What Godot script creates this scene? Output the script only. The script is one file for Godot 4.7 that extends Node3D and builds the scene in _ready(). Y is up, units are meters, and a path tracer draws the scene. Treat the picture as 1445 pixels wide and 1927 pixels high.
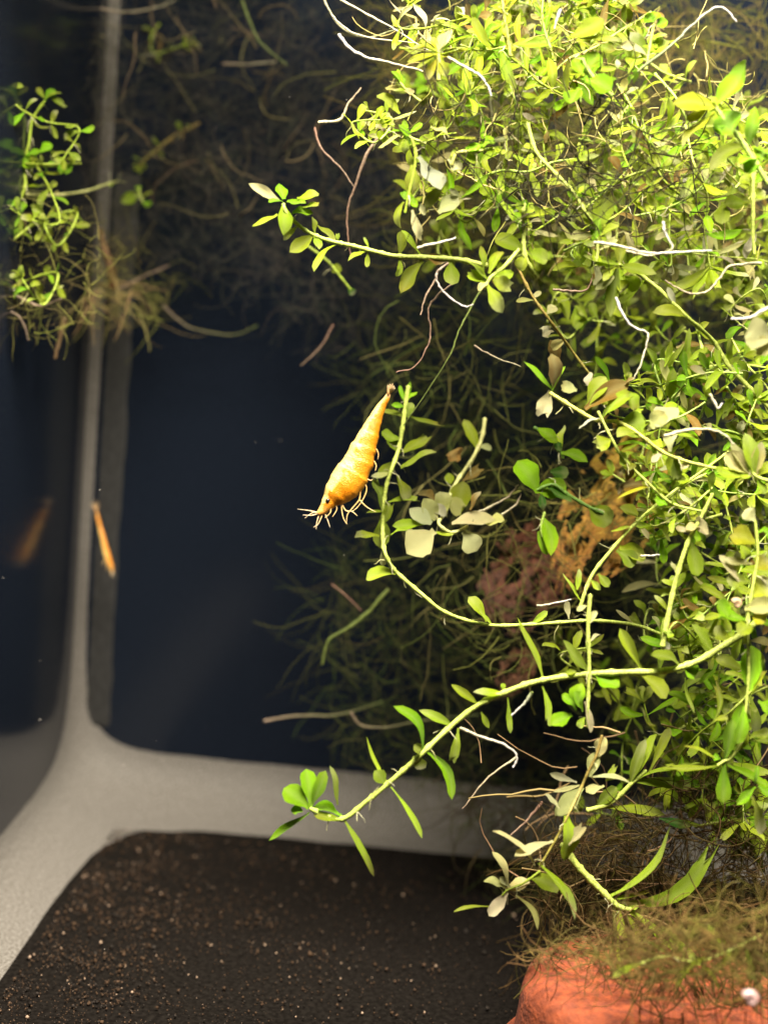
extends Node3D

# ------------------------------------------------------------------ camera numbers (metres, y up; the tank floor is y = 0, the back pane z = -0.42)
const BACK := -0.42
const SIDE := -0.09917
const EYE_Y := 0.14546
const LAMP_AT := Vector3(0.02, 0.43, -0.155)
const LAMP := Vector2(0.2, 0.12)
const LAMP_ENERGY := 1.55
var focal := 963.5 / tan(deg_to_rad(18.0))
var turn := Basis()
var eye := Vector3(0, EYE_Y, 0)
var rng := RandomNumberGenerator.new()
var M := {}
var taken := {}

# base colours of living and dying tissue (linear)
var tones := {
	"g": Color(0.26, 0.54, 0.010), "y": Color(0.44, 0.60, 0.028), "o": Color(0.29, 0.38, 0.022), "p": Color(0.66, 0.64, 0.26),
	"w": Color(0.70, 0.66, 0.42), "d": Color(0.05, 0.15, 0.012), "b": Color(0.30, 0.19, 0.045), "r": Color(0.2, 0.08, 0.035), "k": Color(0.52, 0.53, 0.02)}



# ------------------------------------------------------------------ a growing mesh
class Geo:
	var v := PackedVector3Array()
	var n := PackedVector3Array()
	var c := PackedColorArray()
	var t := PackedVector2Array()
	var ix := PackedInt32Array()

	func put(p: Vector3, nn: Vector3, col: Color, uv := Vector2.ZERO) -> int:
		v.append(p)
		n.append(nn)
		c.append(col)
		t.append(uv)
		return v.size() - 1

	func tri(i: int, j: int, k: int) -> void:
		var f := (v[k] - v[i]).cross(v[j] - v[i])
		ix.append(i)
		if f.dot(n[i] + n[j] + n[k]) >= 0.0:
			ix.append(j)
			ix.append(k)
		else:
			ix.append(k)
			ix.append(j)

	func quad(i: int, j: int, k: int, l: int) -> void:
		tri(i, j, k)
		tri(i, k, l)

	# smooth normals from the faces, kept on the side that the normals given so far point to
	func smooth() -> void:
		var acc := PackedVector3Array()
		acc.resize(v.size())
		for a in range(0, ix.size(), 3):
			var f := (v[ix[a + 2]] - v[ix[a]]).cross(v[ix[a + 1]] - v[ix[a]])
			for b in 3:
				acc[ix[a + b]] += f
		for i in v.size():
			if acc[i].length_squared() > 0.0:
				n[i] = acc[i].normalized()

	func tube(p: PackedVector3Array, r: PackedFloat32Array, sides: int, cols: PackedColorArray, squash := 1.0) -> void:
		var m := p.size()
		if m < 2:
			return
		var up := Vector3(0.31, 0.17, 0.93)
		var last := PackedInt32Array()
		var along := 0.0
		var v0 := v.size()
		for i in m:
			var tan_ := (p[mini(i + 1, m - 1)] - p[maxi(i - 1, 0)]).normalized()
			up = (up - tan_ * up.dot(tan_))
			if up.length_squared() < 1e-6:
				up = tan_.cross(Vector3(0.9, 0.3, 0.2))
			up = up.normalized()
			var side := tan_.cross(up)
			if i > 0:
				along += p[i].distance_to(p[i - 1])
			var ring := PackedInt32Array()
			for s in sides:
				var a := TAU * s / sides
				var d := side * cos(a) + up * sin(a) * squash
				ring.append(put(p[i] + d * r[i], d.normalized(), cols[i], Vector2(float(s) / sides, along * 120.0)))
			if i > 0:
				for s in sides:
					var s2 := (s + 1) % sides
					quad(last[s], last[s2], ring[s2], ring[s])
			last = ring
		# round the far end and close the near one
		for e in 2:
			var k := 0 if e == 0 else m - 1
			var dir := (p[0] - p[1]).normalized() if e == 0 else (p[m - 1] - p[m - 2]).normalized()
			var base := v0 + k * sides
			var tip := put(p[k] + dir * r[k] * 0.6, dir, cols[k])
			for s in sides:
				tri(base + s, base + (s + 1) % sides, tip)

	func mesh() -> ArrayMesh:
		var a := []
		a.resize(Mesh.ARRAY_MAX)
		a[Mesh.ARRAY_VERTEX] = v
		a[Mesh.ARRAY_NORMAL] = n
		a[Mesh.ARRAY_COLOR] = c
		a[Mesh.ARRAY_TEX_UV] = t
		a[Mesh.ARRAY_INDEX] = ix
		var out := ArrayMesh.new()
		out.add_surface_from_arrays(Mesh.PRIMITIVE_TRIANGLES, a)
		return out


# ------------------------------------------------------------------ naming and tagging
func numbered(called: String) -> String:
	if not taken.has(called):
		taken[called] = 0
		return called
	taken[called] += 1
	return "%s_%03d" % [called, taken[called]]


func tag(o: Node3D, label: String, category: String, group := "", kind := "") -> void:
	if label:
		o.set_meta("label", label)
	if category:
		o.set_meta("category", category)
	if group:
		o.set_meta("group", group)
	if kind:
		o.set_meta("kind", kind)


func thing(called: String, label: String, category: String, at: Vector3, group := "") -> Node3D:
	var o := Node3D.new()
	o.name = numbered(called)
	add_child(o)
	o.position = at
	tag(o, label, category, group)
	return o


# commits g as one named mesh; a top-level one keeps its origin at "at"
func part(called: String, g: Geo, m: Material, parent: Node3D = null, at := Vector3.ZERO) -> MeshInstance3D:
	var o := MeshInstance3D.new()
	o.mesh = g.mesh()
	o.material_override = m
	if parent == null:
		o.name = numbered(called)
		add_child(o)
		o.position = at
	else:
		o.name = called
		parent.add_child(o, true)
	return o


# ------------------------------------------------------------------ places
func at(px: float, py: float, depth: float) -> Vector3:
	return eye + turn * (Vector3((px - 722.5) / focal, -(py - 963.5) / focal, -1.0) * depth)


func size_at(px: float, depth: float) -> float:
	return px * depth / focal


# "x y depth, x y depth ..." ; a depth that is left out is that of the point before
func places(text: String, depth := 0.3) -> PackedVector3Array:
	var out := PackedVector3Array()
	for s in text.split(",", false):
		var q := s.strip_edges().split(" ", false)
		if q.size() > 2:
			depth = q[2].to_float()
		out.append(at(q[0].to_float(), q[1].to_float(), depth))
	return out


func curve(p: PackedVector3Array, steps: int) -> PackedVector3Array:
	var out := PackedVector3Array()
	var m := p.size()
	for i in m - 1:
		var a := p[maxi(i - 1, 0)]
		var d := p[mini(i + 2, m - 1)]
		for s in steps:
			out.append(p[i].cubic_interpolate(p[i + 1], a, d, float(s) / steps))
	out.append(p[m - 1])
	return out


func moved(p: PackedVector3Array, by: Vector3) -> PackedVector3Array:
	var out := PackedVector3Array()
	for q in p:
		out.append(q + by)
	return out


func radii(m: int, r0: float, r1: float, wobble := 0.0) -> PackedFloat32Array:
	var out := PackedFloat32Array()
	for i in m:
		out.append(lerpf(r0, r1, float(i) / maxi(m - 1, 1)) * (1.0 + rng.randf_range(-wobble, wobble)))
	return out


func shades(m: int, a: Color, b: Color, wobble := 0.0) -> PackedColorArray:
	var out := PackedColorArray()
	for i in m:
		var k := 1.0 + rng.randf_range(-wobble, wobble)
		var q := a.lerp(b, float(i) / maxi(m - 1, 1))
		out.append(Color(q.r * k, q.g * k, q.b * k))
	return out


# ------------------------------------------------------------------ leaves and stems
# one blade from base to tip, w across; bend pushes its middle sideways; ends: how the tip is: 0 pointed, 1 blunt, 2 torn
func blade(base: Vector3, tip: Vector3, w: float, facing: Vector3, bend: Vector3, tone: Color, end_tone: Color, ends := 0) -> Geo:
	var g := Geo.new()
	var rows := 10
	var half := [-1.0, -0.5, 0.0, 0.5, 1.0]
	var axis := tip - base
	var length := axis.length()
	var keel := rng.randf_range(0.1, 0.5)
	var curl := rng.randf_range(-0.12, 0.2) * length
	var twist := rng.randf_range(-0.5, 0.5)
	var wave := rng.randf_range(0.0, 0.12)
	var ph := rng.randf() * TAU
	var belly := rng.randf_range(0.5, 0.68)
	var last := PackedInt32Array()
	for i in rows:
		var t := float(i) / (rows - 1)
		var mid := base + axis * t + bend * sin(PI * t) + facing * curl * sin(PI * t * 0.9)
		var dir := (axis + bend * PI * cos(PI * t)).normalized()
		var side := dir.cross(facing).normalized()
		var up := side.cross(dir).normalized()
		var tw := twist * t
		side = side.rotated(dir, tw)
		up = up.rotated(dir, tw)
		var prof := pow(sin(PI * pow(clampf(t, 0.0, 1.0), log(0.5) / log(belly))), 0.75)
		prof = maxf(prof, 0.26 * (1.0 - t))
		if ends >= 1 and t > belly:
			prof = maxf(prof, sqrt(maxf(0.0, 1.0 - pow((t - belly) / (1.0 - belly), 3.0))) * 0.95)
		if ends == 2:
			prof = maxf(prof, 0.75 * smoothstep(0.2, 0.5, t))
		var ring := PackedInt32Array()
		for s in half:
			var edge: float = s * w * 0.5 * prof
			var rag := 0.0
			if ends == 2 and i >= rows - 2:
				rag = rng.randf_range(-0.2, 0.08) * length
			elif absf(s) > 0.9:
				edge *= 1.0 + rng.randf_range(-0.09, 0.06)
			var p: Vector3 = mid + side * edge + up * (absf(s) * keel * w * 0.5 * prof + wave * w * sin(ph + t * 9.0) * absf(s)) + dir * rag
			var mixed := tone.lerp(end_tone, smoothstep(0.45, 1.0, t + rng.randf_range(-0.08, 0.08)))
			if absf(s) < 0.1:
				mixed = mixed.lerp(Color(0.5, 0.52, 0.25), 0.18)
			ring.append(g.put(p, up, mixed, Vector2(s * 0.5 + 0.5, t * maxf(1.0, length / (w + 1e-6)) * 0.5 + ph)))
		if i > 0:
			for k in 4:
				g.quad(last[k], last[k + 1], ring[k + 1], ring[k])
		last = ring
	g.smooth()
	return g


func to_eye(p: Vector3) -> Vector3:
	return (eye - p).normalized()


func tint(tone: String) -> Color:
	var q: Color = tones[tone]
	var k := rng.randf_range(0.75, 1.2)
	return Color(q.r * k * rng.randf_range(0.9, 1.12), q.g * k, q.b * k * rng.randf_range(0.7, 1.3))


func tip_tint(tone: String, q: Color) -> Color:
	var roll := rng.randf()
	if tone == "g":
		return q.lerp(tones.y, rng.randf_range(0.0, 0.5))
	if roll < 0.16:
		return q.lerp(tones.w, rng.randf_range(0.2, 0.7))
	if roll < 0.34:
		return q.lerp(tones.b, rng.randf_range(0.2, 0.6))
	return q.lerp(tones.p, rng.randf_range(0.0, 0.4))


func add_leaf(parent: Node3D, base: Vector3, tip: Vector3, w: float, tone: String, bend := Vector3.ZERO, ends := -1) -> void:
	var axis := (tip - base).normalized()
	var facing := to_eye(base).lerp(Vector3(0, 1, 0), 0.5)
	facing = (facing - axis * facing.dot(axis)).normalized().rotated(axis, rng.randf_range(-0.55, 0.55))
	var q := tint(tone)
	if ends < 0:
		ends = [0, 0, 1, 1, 2][rng.randi() % 5] if tone != "g" else rng.randi() % 2
	var e := tip_tint(tone, q)
	part("leaf", blade(base - parent.position, tip - parent.position, w, facing, bend, q, e, ends), M.leaf, parent)


# leaves written "x0 y0 x1 y1 width tone [bend]" in photograph pixels, parted by |
func traced_leaves(parent: Node3D, text: String, line: PackedVector3Array, depth := 0.0) -> void:
	for s in text.split("|", false):
		var q := s.strip_edges().split(" ", false)
		var x := q[0].to_float()
		var y := q[1].to_float()
		var d := depth
		if d == 0.0:
			var best := 1e9
			for p in line:
				var inv := turn.inverse() * (p - eye)
				var px := 722.5 - inv.x / inv.z * focal
				var py := 963.5 + inv.y / inv.z * focal
				var far := Vector2(px - x, py - y).length()
				if far < best:
					best = far
					d = -inv.z
		var base := at(x, y, d)
		var reach := Vector2(q[2].to_float() - x, q[3].to_float() - y).length()
		var tip := at(q[2].to_float(), q[3].to_float(), d + size_at(reach, d) * rng.randf_range(-0.3, 0.35))
		var bend := Vector3.ZERO
		if q.size() > 6:
			var axis := (tip - base).normalized()
			bend = axis.cross(to_eye(base)).normalized() * size_at(q[6].to_float(), d)
		add_leaf(parent, base, tip, size_at(q[4].to_float() * 1.32, d), q[5], bend)


func stem_mesh(line: PackedVector3Array, r0: float, r1: float, a: Color, b: Color) -> Geo:
	var g := Geo.new()
	var r := radii(line.size(), r0, r1, 0.08)
	for i in line.size():
		if i % 5 == 0:
			r[i] *= 1.35
	g.tube(line, r, 8, shades(line.size(), a, b, 0.1))
	return g


# a stem along the given places with traced leaves; more pairs of leaves grow by themselves if asked
func plant(called: String, label: String, category: String, path: String, width: float, tone: String, leaves: String, grow := "", group := "") -> Node3D:
	var pts := places(path)
	var line := curve(pts, 7)
	var root := thing(called, label, category, pts[0], group)
	var d: float = -(turn.inverse() * (pts[0] - eye)).z
	var r := size_at(width * 0.36, d)
	var c0: Color = tones[tone].lerp(tones.p, 0.45 if tone in "ygk" else 0.1)
	part("stem", stem_mesh(moved(line, -root.position), r, r * 0.7, c0, c0.lerp(tones.g, 0.15)), M.stem, root)
	# fine rootlets from some of the nodes
	var fine := Geo.new()
	for i in range(5, line.size(), 5):
		for k in rng.randi_range(0, 2):
			var p := line[i] - root.position
			var way := Vector3(rng.randfn(), rng.randfn() - 0.6, rng.randfn()).normalized()
			var bits := PackedVector3Array()
			for s in 6:
				bits.append(p)
				p += way * size_at(rng.randf_range(3.0, 8.0), d)
				way = (way + Vector3(rng.randfn(), rng.randfn() - 0.3, rng.randfn()) * 0.3).normalized()
			var pale: Color = tones.p.lerp(tones.w, rng.randf()) * 0.8
			fine.tube(bits, radii(6, size_at(1.1, d), size_at(0.4, d)), 4, shades(6, pale, pale, 0.1))
	if fine.v.size():
		part("rootlets", fine, M.stem, root)
	traced_leaves(root, leaves, line)
	if grow:
		grow_leaves(root, line, grow)
	return root


# grow: "spacing length width tones": opposite pairs, each pair across the last
func grow_leaves(root: Node3D, line: PackedVector3Array, grow: String) -> void:
	var q := grow.split(" ", false)
	var d: float = -(turn.inverse() * (line[0] - eye)).z
	var gap := size_at(q[0].to_float(), d)
	var length := size_at(q[1].to_float(), d)
	var w := size_at(q[2].to_float(), d)
	var run := rng.randf_range(0.2, 0.9) * gap
	var spin := rng.randf() * TAU
	for i in range(1, line.size()):
		var step := line[i] - line[i - 1]
		var seg := step.length()
		while run < seg:
			var p := line[i - 1] + step * (run / seg)
			var dir := step / seg
			var side := dir.cross(Vector3(0.2, 0.3, 0.93)).normalized().rotated(dir, spin)
			for k in 2:
				if rng.randf() < 0.12:
					continue
				var out := (side * (1.0 if k == 0 else -1.0) + dir * rng.randf_range(-0.1, 0.7) + Vector3(0, rng.randf_range(-0.35, 0.35), 0)).normalized()
				var l := length * rng.randf_range(0.6, 1.25)
				add_leaf(root, p, p + out * l, w * rng.randf_range(0.7, 1.3), q[3][rng.randi() % q[3].length()], Vector3(rng.randf_range(-1, 1), rng.randf_range(-1, 1), 0) * l * 0.12)
			spin += PI * 0.5 + rng.randf_range(-0.3, 0.3)
			run += gap * rng.randf_range(0.75, 1.3)
		run -= seg
	var tip := line[line.size() - 1]
	var dir2 := (tip - line[line.size() - 3]).normalized()
	for k in 4:
		var side2 := dir2.cross(Vector3(0.2, 0.3, 0.93)).normalized().rotated(dir2, spin + k * PI * 0.5)
		add_leaf(root, tip, tip + (side2 * 0.7 + dir2 * 0.7) * length * rng.randf_range(0.5, 0.9), w * 0.9, q[3][0])


# a bare root or twig
func strand(called: String, label: String, category: String, path: String, width: float, a: Color, b: Color, group := "") -> void:
	var pts := places(path)
	var line := curve(pts, 6)
	for i in line.size():
		line[i] += Vector3(rng.randf_range(-1, 1), rng.randf_range(-1, 1), rng.randf_range(-1, 1)) * 0.00009
	var d: float = -(turn.inverse() * (pts[0] - eye)).z
	var r := size_at(width * 0.38, d)
	var g := Geo.new()
	g.tube(moved(line, -pts[0]), radii(line.size(), r, r * 0.45, 0.2), 7, shades(line.size(), a, b, 0.12))
	var o := part(called, g, M.stem, null, pts[0])
	tag(o, label, category, group)


# a mass of hair-fine strands: count, length px, thickness mm, within a polygon of pixels between two depths
func hairs(g: Geo, zone: String, d0: float, d1: float, count: int, l0: float, l1: float, thick: float, tone_a: Color, tone_b: Color, lean := Vector2.ZERO, wild := 0.5, bits := 8) -> void:
	var poly := PackedVector2Array()
	for s in zone.split(",", false):
		var q := s.strip_edges().split(" ", false)
		poly.append(Vector2(q[0].to_float(), q[1].to_float()))
	var lo := poly[0]
	var hi := poly[0]
	for p in poly:
		lo = lo.min(p)
		hi = hi.max(p)
	var clump := FastNoiseLite.new()
	clump.seed = count
	clump.frequency = 0.008
	var made := 0
	var tries := 0
	while made < count and tries < count * 30:
		tries += 1
		var p := Vector2(rng.randf_range(lo.x, hi.x), rng.randf_range(lo.y, hi.y))
		if not Geometry2D.is_point_in_polygon(p, poly) or clump.get_noise_2dv(p) + 0.25 < rng.randf_range(-0.3, 0.5):
			continue
		made += 1
		var d := rng.randf_range(d0, d1)
		var dir := (Vector2.from_angle(rng.randf() * TAU) + lean).normalized()
		var l := rng.randf_range(l0, l1)
		var line := PackedVector3Array()
		var bendy := rng.randf_range(-wild, wild)
		for i in bits:
			line.append(at(p.x, p.y, d))
			p += dir * l / bits
			d = clampf(d + rng.randf_range(-1, 1) * 0.0016, d0, d1)
			dir = dir.rotated(bendy * 0.45 + rng.randf_range(-wild, wild) * 0.6)
		var r := thick * 0.0005 * rng.randf_range(0.6, 1.5)
		var q := tone_a.lerp(tone_b, rng.randf())
		var k := rng.randf_range(0.6, 1.3)
		q = Color(q.r * k, q.g * k, q.b * k)
		g.tube(line, radii(bits, r, r * 0.5), 3, shades(bits, q, q))


# ------------------------------------------------------------------ materials
func noise_tex(freq: float, octaves: int, from: Color, to: Color, sd := 1, side := 512, kind := FastNoiseLite.TYPE_SIMPLEX_SMOOTH) -> NoiseTexture2D:
	var n := FastNoiseLite.new()
	n.seed = sd
	n.noise_type = kind
	n.frequency = freq
	n.fractal_octaves = octaves
	var t := NoiseTexture2D.new()
	t.width = side
	t.height = side
	t.seamless = true
	t.noise = n
	var ramp := Gradient.new()
	ramp.set_color(0, from)
	ramp.set_color(1, to)
	t.color_ramp = ramp
	return t


func leaf_print() -> ImageTexture:
	var im := Image.create(128, 256, false, Image.FORMAT_RGBA8)
	var n := FastNoiseLite.new()
	n.frequency = 0.045
	n.fractal_octaves = 4
	var m := FastNoiseLite.new()
	m.seed = 7
	m.frequency = 0.13
	for y in 256:
		for x in 128:
			var u := absf(x / 63.5 - 1.0)
			var vein := 0.0
			if u < 0.07:
				vein = 1.0
			var row := fposmod(y / 256.0 * 9.0 - u * 1.3, 1.0)
			if row < 0.13:
				vein = maxf(vein, 0.6 * (1.0 - u))
			var k := 0.93 + 0.42 * n.get_noise_2d(x, y) + 0.26 * m.get_noise_2d(x, y) + 0.12 * vein
			var speck := 0.6 if m.get_noise_2d(x * 1.7 + 300, y * 1.7) > 0.48 else 1.0
			k = clampf(k * speck, 0.2, 1.0)
			im.set_pixel(x, y, Color(k, k * lerpf(0.97, 1.0, speck), k * lerpf(0.7, 1.0, speck)))
	return ImageTexture.create_from_image(im)


func solid(called: String, col: Color, rough: float, tex: Texture2D = null, per_metre := 60.0, relief: Texture2D = null, height := 0.0) -> StandardMaterial3D:
	var m := StandardMaterial3D.new()
	m.resource_name = called
	m.albedo_color = col.linear_to_srgb()
	m.roughness = rough
	m.uv1_triplanar = tex != null or relief != null
	m.uv1_scale = Vector3.ONE * per_metre
	if tex:
		m.albedo_texture = tex
	if relief:
		m.heightmap_enabled = true
		m.heightmap_texture = relief
		m.heightmap_scale = height
	return m


func materials() -> void:
	var speck := noise_tex(0.02, 5, Color(0.45, 0.45, 0.45), Color(1, 1, 1), 3)
	var grain := noise_tex(0.05, 4, Color.BLACK, Color.WHITE, 5)
	var leaf := solid("leaf", Color.WHITE, 0.5)
	leaf.vertex_color_use_as_albedo = true
	leaf.albedo_texture = leaf_print()
	leaf.metallic_specular = 0.3
	leaf.backlight_enabled = true
	leaf.backlight = Color(0.85, 0.85, 0.85)
	leaf.cull_mode = BaseMaterial3D.CULL_DISABLED
	leaf.heightmap_enabled = true
	leaf.heightmap_texture = leaf.albedo_texture
	leaf.heightmap_scale = 0.05
	M.leaf = leaf
	var stem := solid("stem", Color.WHITE, 0.5, speck, 180.0)
	stem.vertex_color_use_as_albedo = true
	stem.metallic_specular = 0.3
	M.stem = stem
	var hair := solid("algae", Color.WHITE, 0.9)
	hair.vertex_color_use_as_albedo = true
	hair.metallic_specular = 0.1
	M.hair = hair
	M.pane = solid("dark pane", Color(0.014, 0.0185, 0.029), 0.14, noise_tex(0.09, 5, Color(0.30, 0.33, 0.38), Color(1, 1, 1), 11), 34.0)
	M.pane.metallic_specular = 0.3
	M.silicone = solid("silicone", Color(0.19, 0.177, 0.169), 0.65, noise_tex(0.09, 5, Color(0.42, 0.40, 0.36), Color(1, 1, 1), 21), 26.0, grain, 0.02)
	M.silicone.metallic_specular = 0.25
	M.film = solid("silicone film", Color(0.027, 0.026, 0.0255), 0.5, speck, 60.0)
	M.soil = solid("soil", Color(0.0095, 0.0089, 0.0086), 0.95, noise_tex(0.06, 5, Color(0.5, 0.47, 0.45), Color(1, 0.95, 0.9), 31), 20.0, grain, 0.006)
	M.soil.metallic_specular = 0.08
	var grit := solid("grit", Color.WHITE, 0.9)
	grit.vertex_color_use_as_albedo = true
	grit.metallic_specular = 0.08
	M.grit = grit
	M.clay = solid("terracotta", Color(0.29, 0.054, 0.010), 0.85, noise_tex(0.02, 5, Color(0.55, 0.5, 0.45), Color(1, 1, 1), 41), 35.0, grain, 0.03)
	var shell := solid("shrimp shell", Color.WHITE, 0.38, noise_tex(0.06, 5, Color(0.68, 0.58, 0.40), Color(1, 1, 1), 51), 110.0, grain, 0.012)
	shell.vertex_color_use_as_albedo = true
	shell.backlight_enabled = true
	shell.backlight = Color(0.3, 0.3, 0.3)
	M.shell = shell
	M.eye = solid("eye", Color(0.012, 0.008, 0.006), 0.15)
	var dead := solid("dead leaf", Color.WHITE, 0.8, noise_tex(0.04, 5, Color(0.55, 0.45, 0.3), Color(1, 1, 1), 61), 70.0, grain, 0.05)
	dead.vertex_color_use_as_albedo = true
	dead.cull_mode = BaseMaterial3D.CULL_DISABLED
	M.dead = dead
	M.snail = solid("snail shell", Color(0.55, 0.40, 0.38), 0.4, noise_tex(0.03, 4, Color(0.5, 0.4, 0.4), Color(1, 1, 1), 71), 120.0)
	M.housing = solid("lamp housing", Color(0.5, 0.5, 0.52), 0.4)
	M.housing.metallic = 0.8
	var glow := StandardMaterial3D.new()
	glow.albedo_color = Color(0.9, 0.9, 0.9)
	glow.emission_enabled = true
	glow.emission = Color(1.0, 0.97, 0.90)
	glow.emission_energy_multiplier = 3.0
	M.glow = glow


# ------------------------------------------------------------------ the tank
func box(g: Geo, lo: Vector3, hi: Vector3, col := Color.WHITE) -> void:
	for ax in 3:
		for sgn in 2:
			var nn := Vector3.ZERO
			nn[ax] = 1.0 if sgn else -1.0
			var u := (ax + 1) % 3
			var w := (ax + 2) % 3
			var ids := []
			for k in [[0, 0], [1, 0], [1, 1], [0, 1]]:
				var p := Vector3.ZERO
				p[ax] = hi[ax] if sgn else lo[ax]
				p[u] = hi[u] if k[0] else lo[u]
				p[w] = hi[w] if k[1] else lo[w]
				ids.append(g.put(p, nn, col))
			g.quad(ids[0], ids[1], ids[2], ids[3])


func tank() -> void:
	var o := thing("aquarium", "glass aquarium corner with dark panes and a thick pale silicone seam", "aquarium", Vector3(SIDE, 0, BACK))
	var g := Geo.new()
	box(g, Vector3(-0.006, -0.006, -0.006), Vector3(0.27, 0.42, 0))
	part("back_pane", g, M.pane, o)
	g = Geo.new()
	box(g, Vector3(-0.006, -0.006, 0.0002), Vector3(0, 0.42, 0.34))
	part("side_pane", g, M.pane, o)
	g = Geo.new()
	box(g, Vector3(0.0002, -0.006, 0.0002), Vector3(0.27, -0.0004, 0.34))
	part("base_pane", g, M.pane, o)
	# one bead of silicone that fills the three edges where the panes meet
	g = Geo.new()
	var kx := 0.0029
	var ky := 0.0082
	var kz := 0.0130
	var thin := 0.0016
	var lumps := FastNoiseLite.new()
	lumps.seed = 4
	lumps.frequency = 90.0
	var side := 150
	var rows := []
	for i in side:
		var row := PackedInt32Array()
		var a := (float(i) / (side - 1) - 0.5) * 2.0
		var u := a * absf(a) * 55.0 + a * 3.0
		for j in side:
			var b := (float(j) / (side - 1) - 0.5) * 2.0
			var w := b * absf(b) * 55.0 + b * 3.0
			var big := maxf(0.0, maxf(-u, -w))
			var y := big + log(exp(-big) + exp(-u - big) + exp(-w - big))
			var p := Vector3((y + u) * kx - thin, y * ky - thin, (y + w) * kz - thin)
			p.x = (p.x + thin) * (1.0 + 2.7 * exp(-maxf(p.y, 0.0) / 0.011)) - thin
			p.z = (p.z + thin) * (0.42 + 0.58 * exp(-maxf(p.y - 0.004, 0.0) / 0.012)) - thin
			p += Vector3.ONE * lumps.get_noise_3dv(p) * 0.00007
			row.append(g.put(p, Vector3.ONE, Color.WHITE))
		rows.append(row)
	for i in side - 1:
		for j in side - 1:
			var q: Vector3 = g.v[rows[i][j]]
			var sorted := [q.x, q.y, q.z]
			sorted.sort()
			if q.x < 0.26 and q.y < 0.40 and q.z < 0.32 and sorted[1] < 0.04:
				g.quad(rows[i][j], rows[i][j + 1], rows[i + 1][j + 1], rows[i + 1][j])
	g.smooth()
	var seam := part("silicone_seam", g, M.silicone, o)
	seam.set_meta("label", "pale silicone bead along the three pane edges")
	# the thin smear of silicone beside the upright edge
	g = Geo.new()
	var rim := PackedInt32Array()
	for i in 60:
		var y := 0.02 + 0.15 * i / 59.0
		var x := 0.0105 + 0.0009 * lumps.get_noise_1d(y * 0.6)
		var l := g.put(Vector3(0.004, y, 0.0004), Vector3.BACK, Color.WHITE)
		var m := g.put(Vector3(x - 0.001, y, 0.0004), Vector3.BACK, Color.WHITE)
		var r := g.put(Vector3(x, y, -0.0001), Vector3.BACK, Color.WHITE)
		if rim.size():
			g.quad(rim[0], l, m, rim[1])
			g.quad(rim[1], m, r, rim[2])
		rim = PackedInt32Array([l, m, r])
	g.smooth()
	part("silicone_smear", g, M.film, o)


func soil() -> void:
	var n := FastNoiseLite.new()
	n.seed = 12
	n.frequency = 60.0
	n.fractal_octaves = 4
	var g := Geo.new()
	var w := 150
	var rows := []
	for i in w:
		var row := PackedInt32Array()
		for j in w:
			var p := Vector3(SIDE + 0.27 * i / (w - 1), 0, BACK + 0.32 * j / (w - 1))
			var calm := smoothstep(0.014, 0.04, minf(p.x - SIDE, p.z - BACK))
			p.y = 0.0001 + 0.0006 * calm * n.get_noise_2d(p.x, p.z)
			row.append(g.put(p, Vector3.UP, Color.WHITE))
		rows.append(row)
	for i in w - 1:
		for j in w - 1:
			g.quad(rows[i][j], rows[i][j + 1], rows[i + 1][j + 1], rows[i + 1][j])
	g.smooth()
	var o := part("ground", g, M.soil)
	tag(o, "dark fine soil on the aquarium floor", "", "", "structure")
	# loose grains and crumbs of waste, thicker near the side seam
	var rock := Geo.new()
	var ball := [Vector3(0, 1, 0), Vector3(0.9, 0.1, 0.2), Vector3(0.1, -0.1, 0.95), Vector3(-0.85, 0.2, 0.1), Vector3(-0.1, 0.05, -0.9), Vector3(0.1, -0.8, 0)]
	for p in ball:
		rock.put(p, p.normalized(), Color.WHITE)
	for f in [[0, 1, 2], [0, 2, 3], [0, 3, 4], [0, 4, 1], [5, 1, 2], [5, 2, 3], [5, 3, 4], [5, 4, 1]]:
		rock.tri(f[0], f[1], f[2])
	var mm := MultiMesh.new()
	mm.transform_format = MultiMesh.TRANSFORM_3D
	mm.use_colors = true
	mm.mesh = rock.mesh()
	var many := 15000
	mm.instance_count = many
	var patch := FastNoiseLite.new()
	patch.seed = 77
	patch.frequency = 38.0
	for i in many:
		var p := Vector3.ZERO
		for k in 12:
			p = Vector3(rng.randf_range(SIDE + 0.019, 0.12), 0.0008, rng.randf_range(BACK + 0.027, -0.22))
			var here := exp(-maxf(0.0, p.x - SIDE - 0.03) * 40.0) * (0.5 + patch.get_noise_2d(p.x, p.z) * 1.2)
			if rng.randf() < here + 0.05:
				break
		var s := 0.00018 * exp(rng.randfn(0.0, 0.45))
		mm.set_instance_transform(i, Transform3D(Basis.from_euler(Vector3(rng.randf() * 6, rng.randf() * 6, 0)).scaled(Vector3.ONE * s), p))
		var kind := rng.randf()
		var col := Color(0.028, 0.023, 0.02)
		if kind < 0.45:
			col = Color(0.062, 0.038, 0.024)
		elif kind < 0.55:
			col = Color(0.085, 0.052, 0.034)
		elif kind < 0.586:
			col = Color(0.36, 0.25, 0.18)
		mm.set_instance_color(i, col * rng.randf_range(0.4, 0.85))
	var mi := MultiMeshInstance3D.new()
	mi.name = "grit"
	mi.multimesh = mm
	mi.material_override = M.grit
	add_child(mi)
	tag(mi, "brown crumbs and grains scattered over the dark soil", "grit", "", "stuff")


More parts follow.
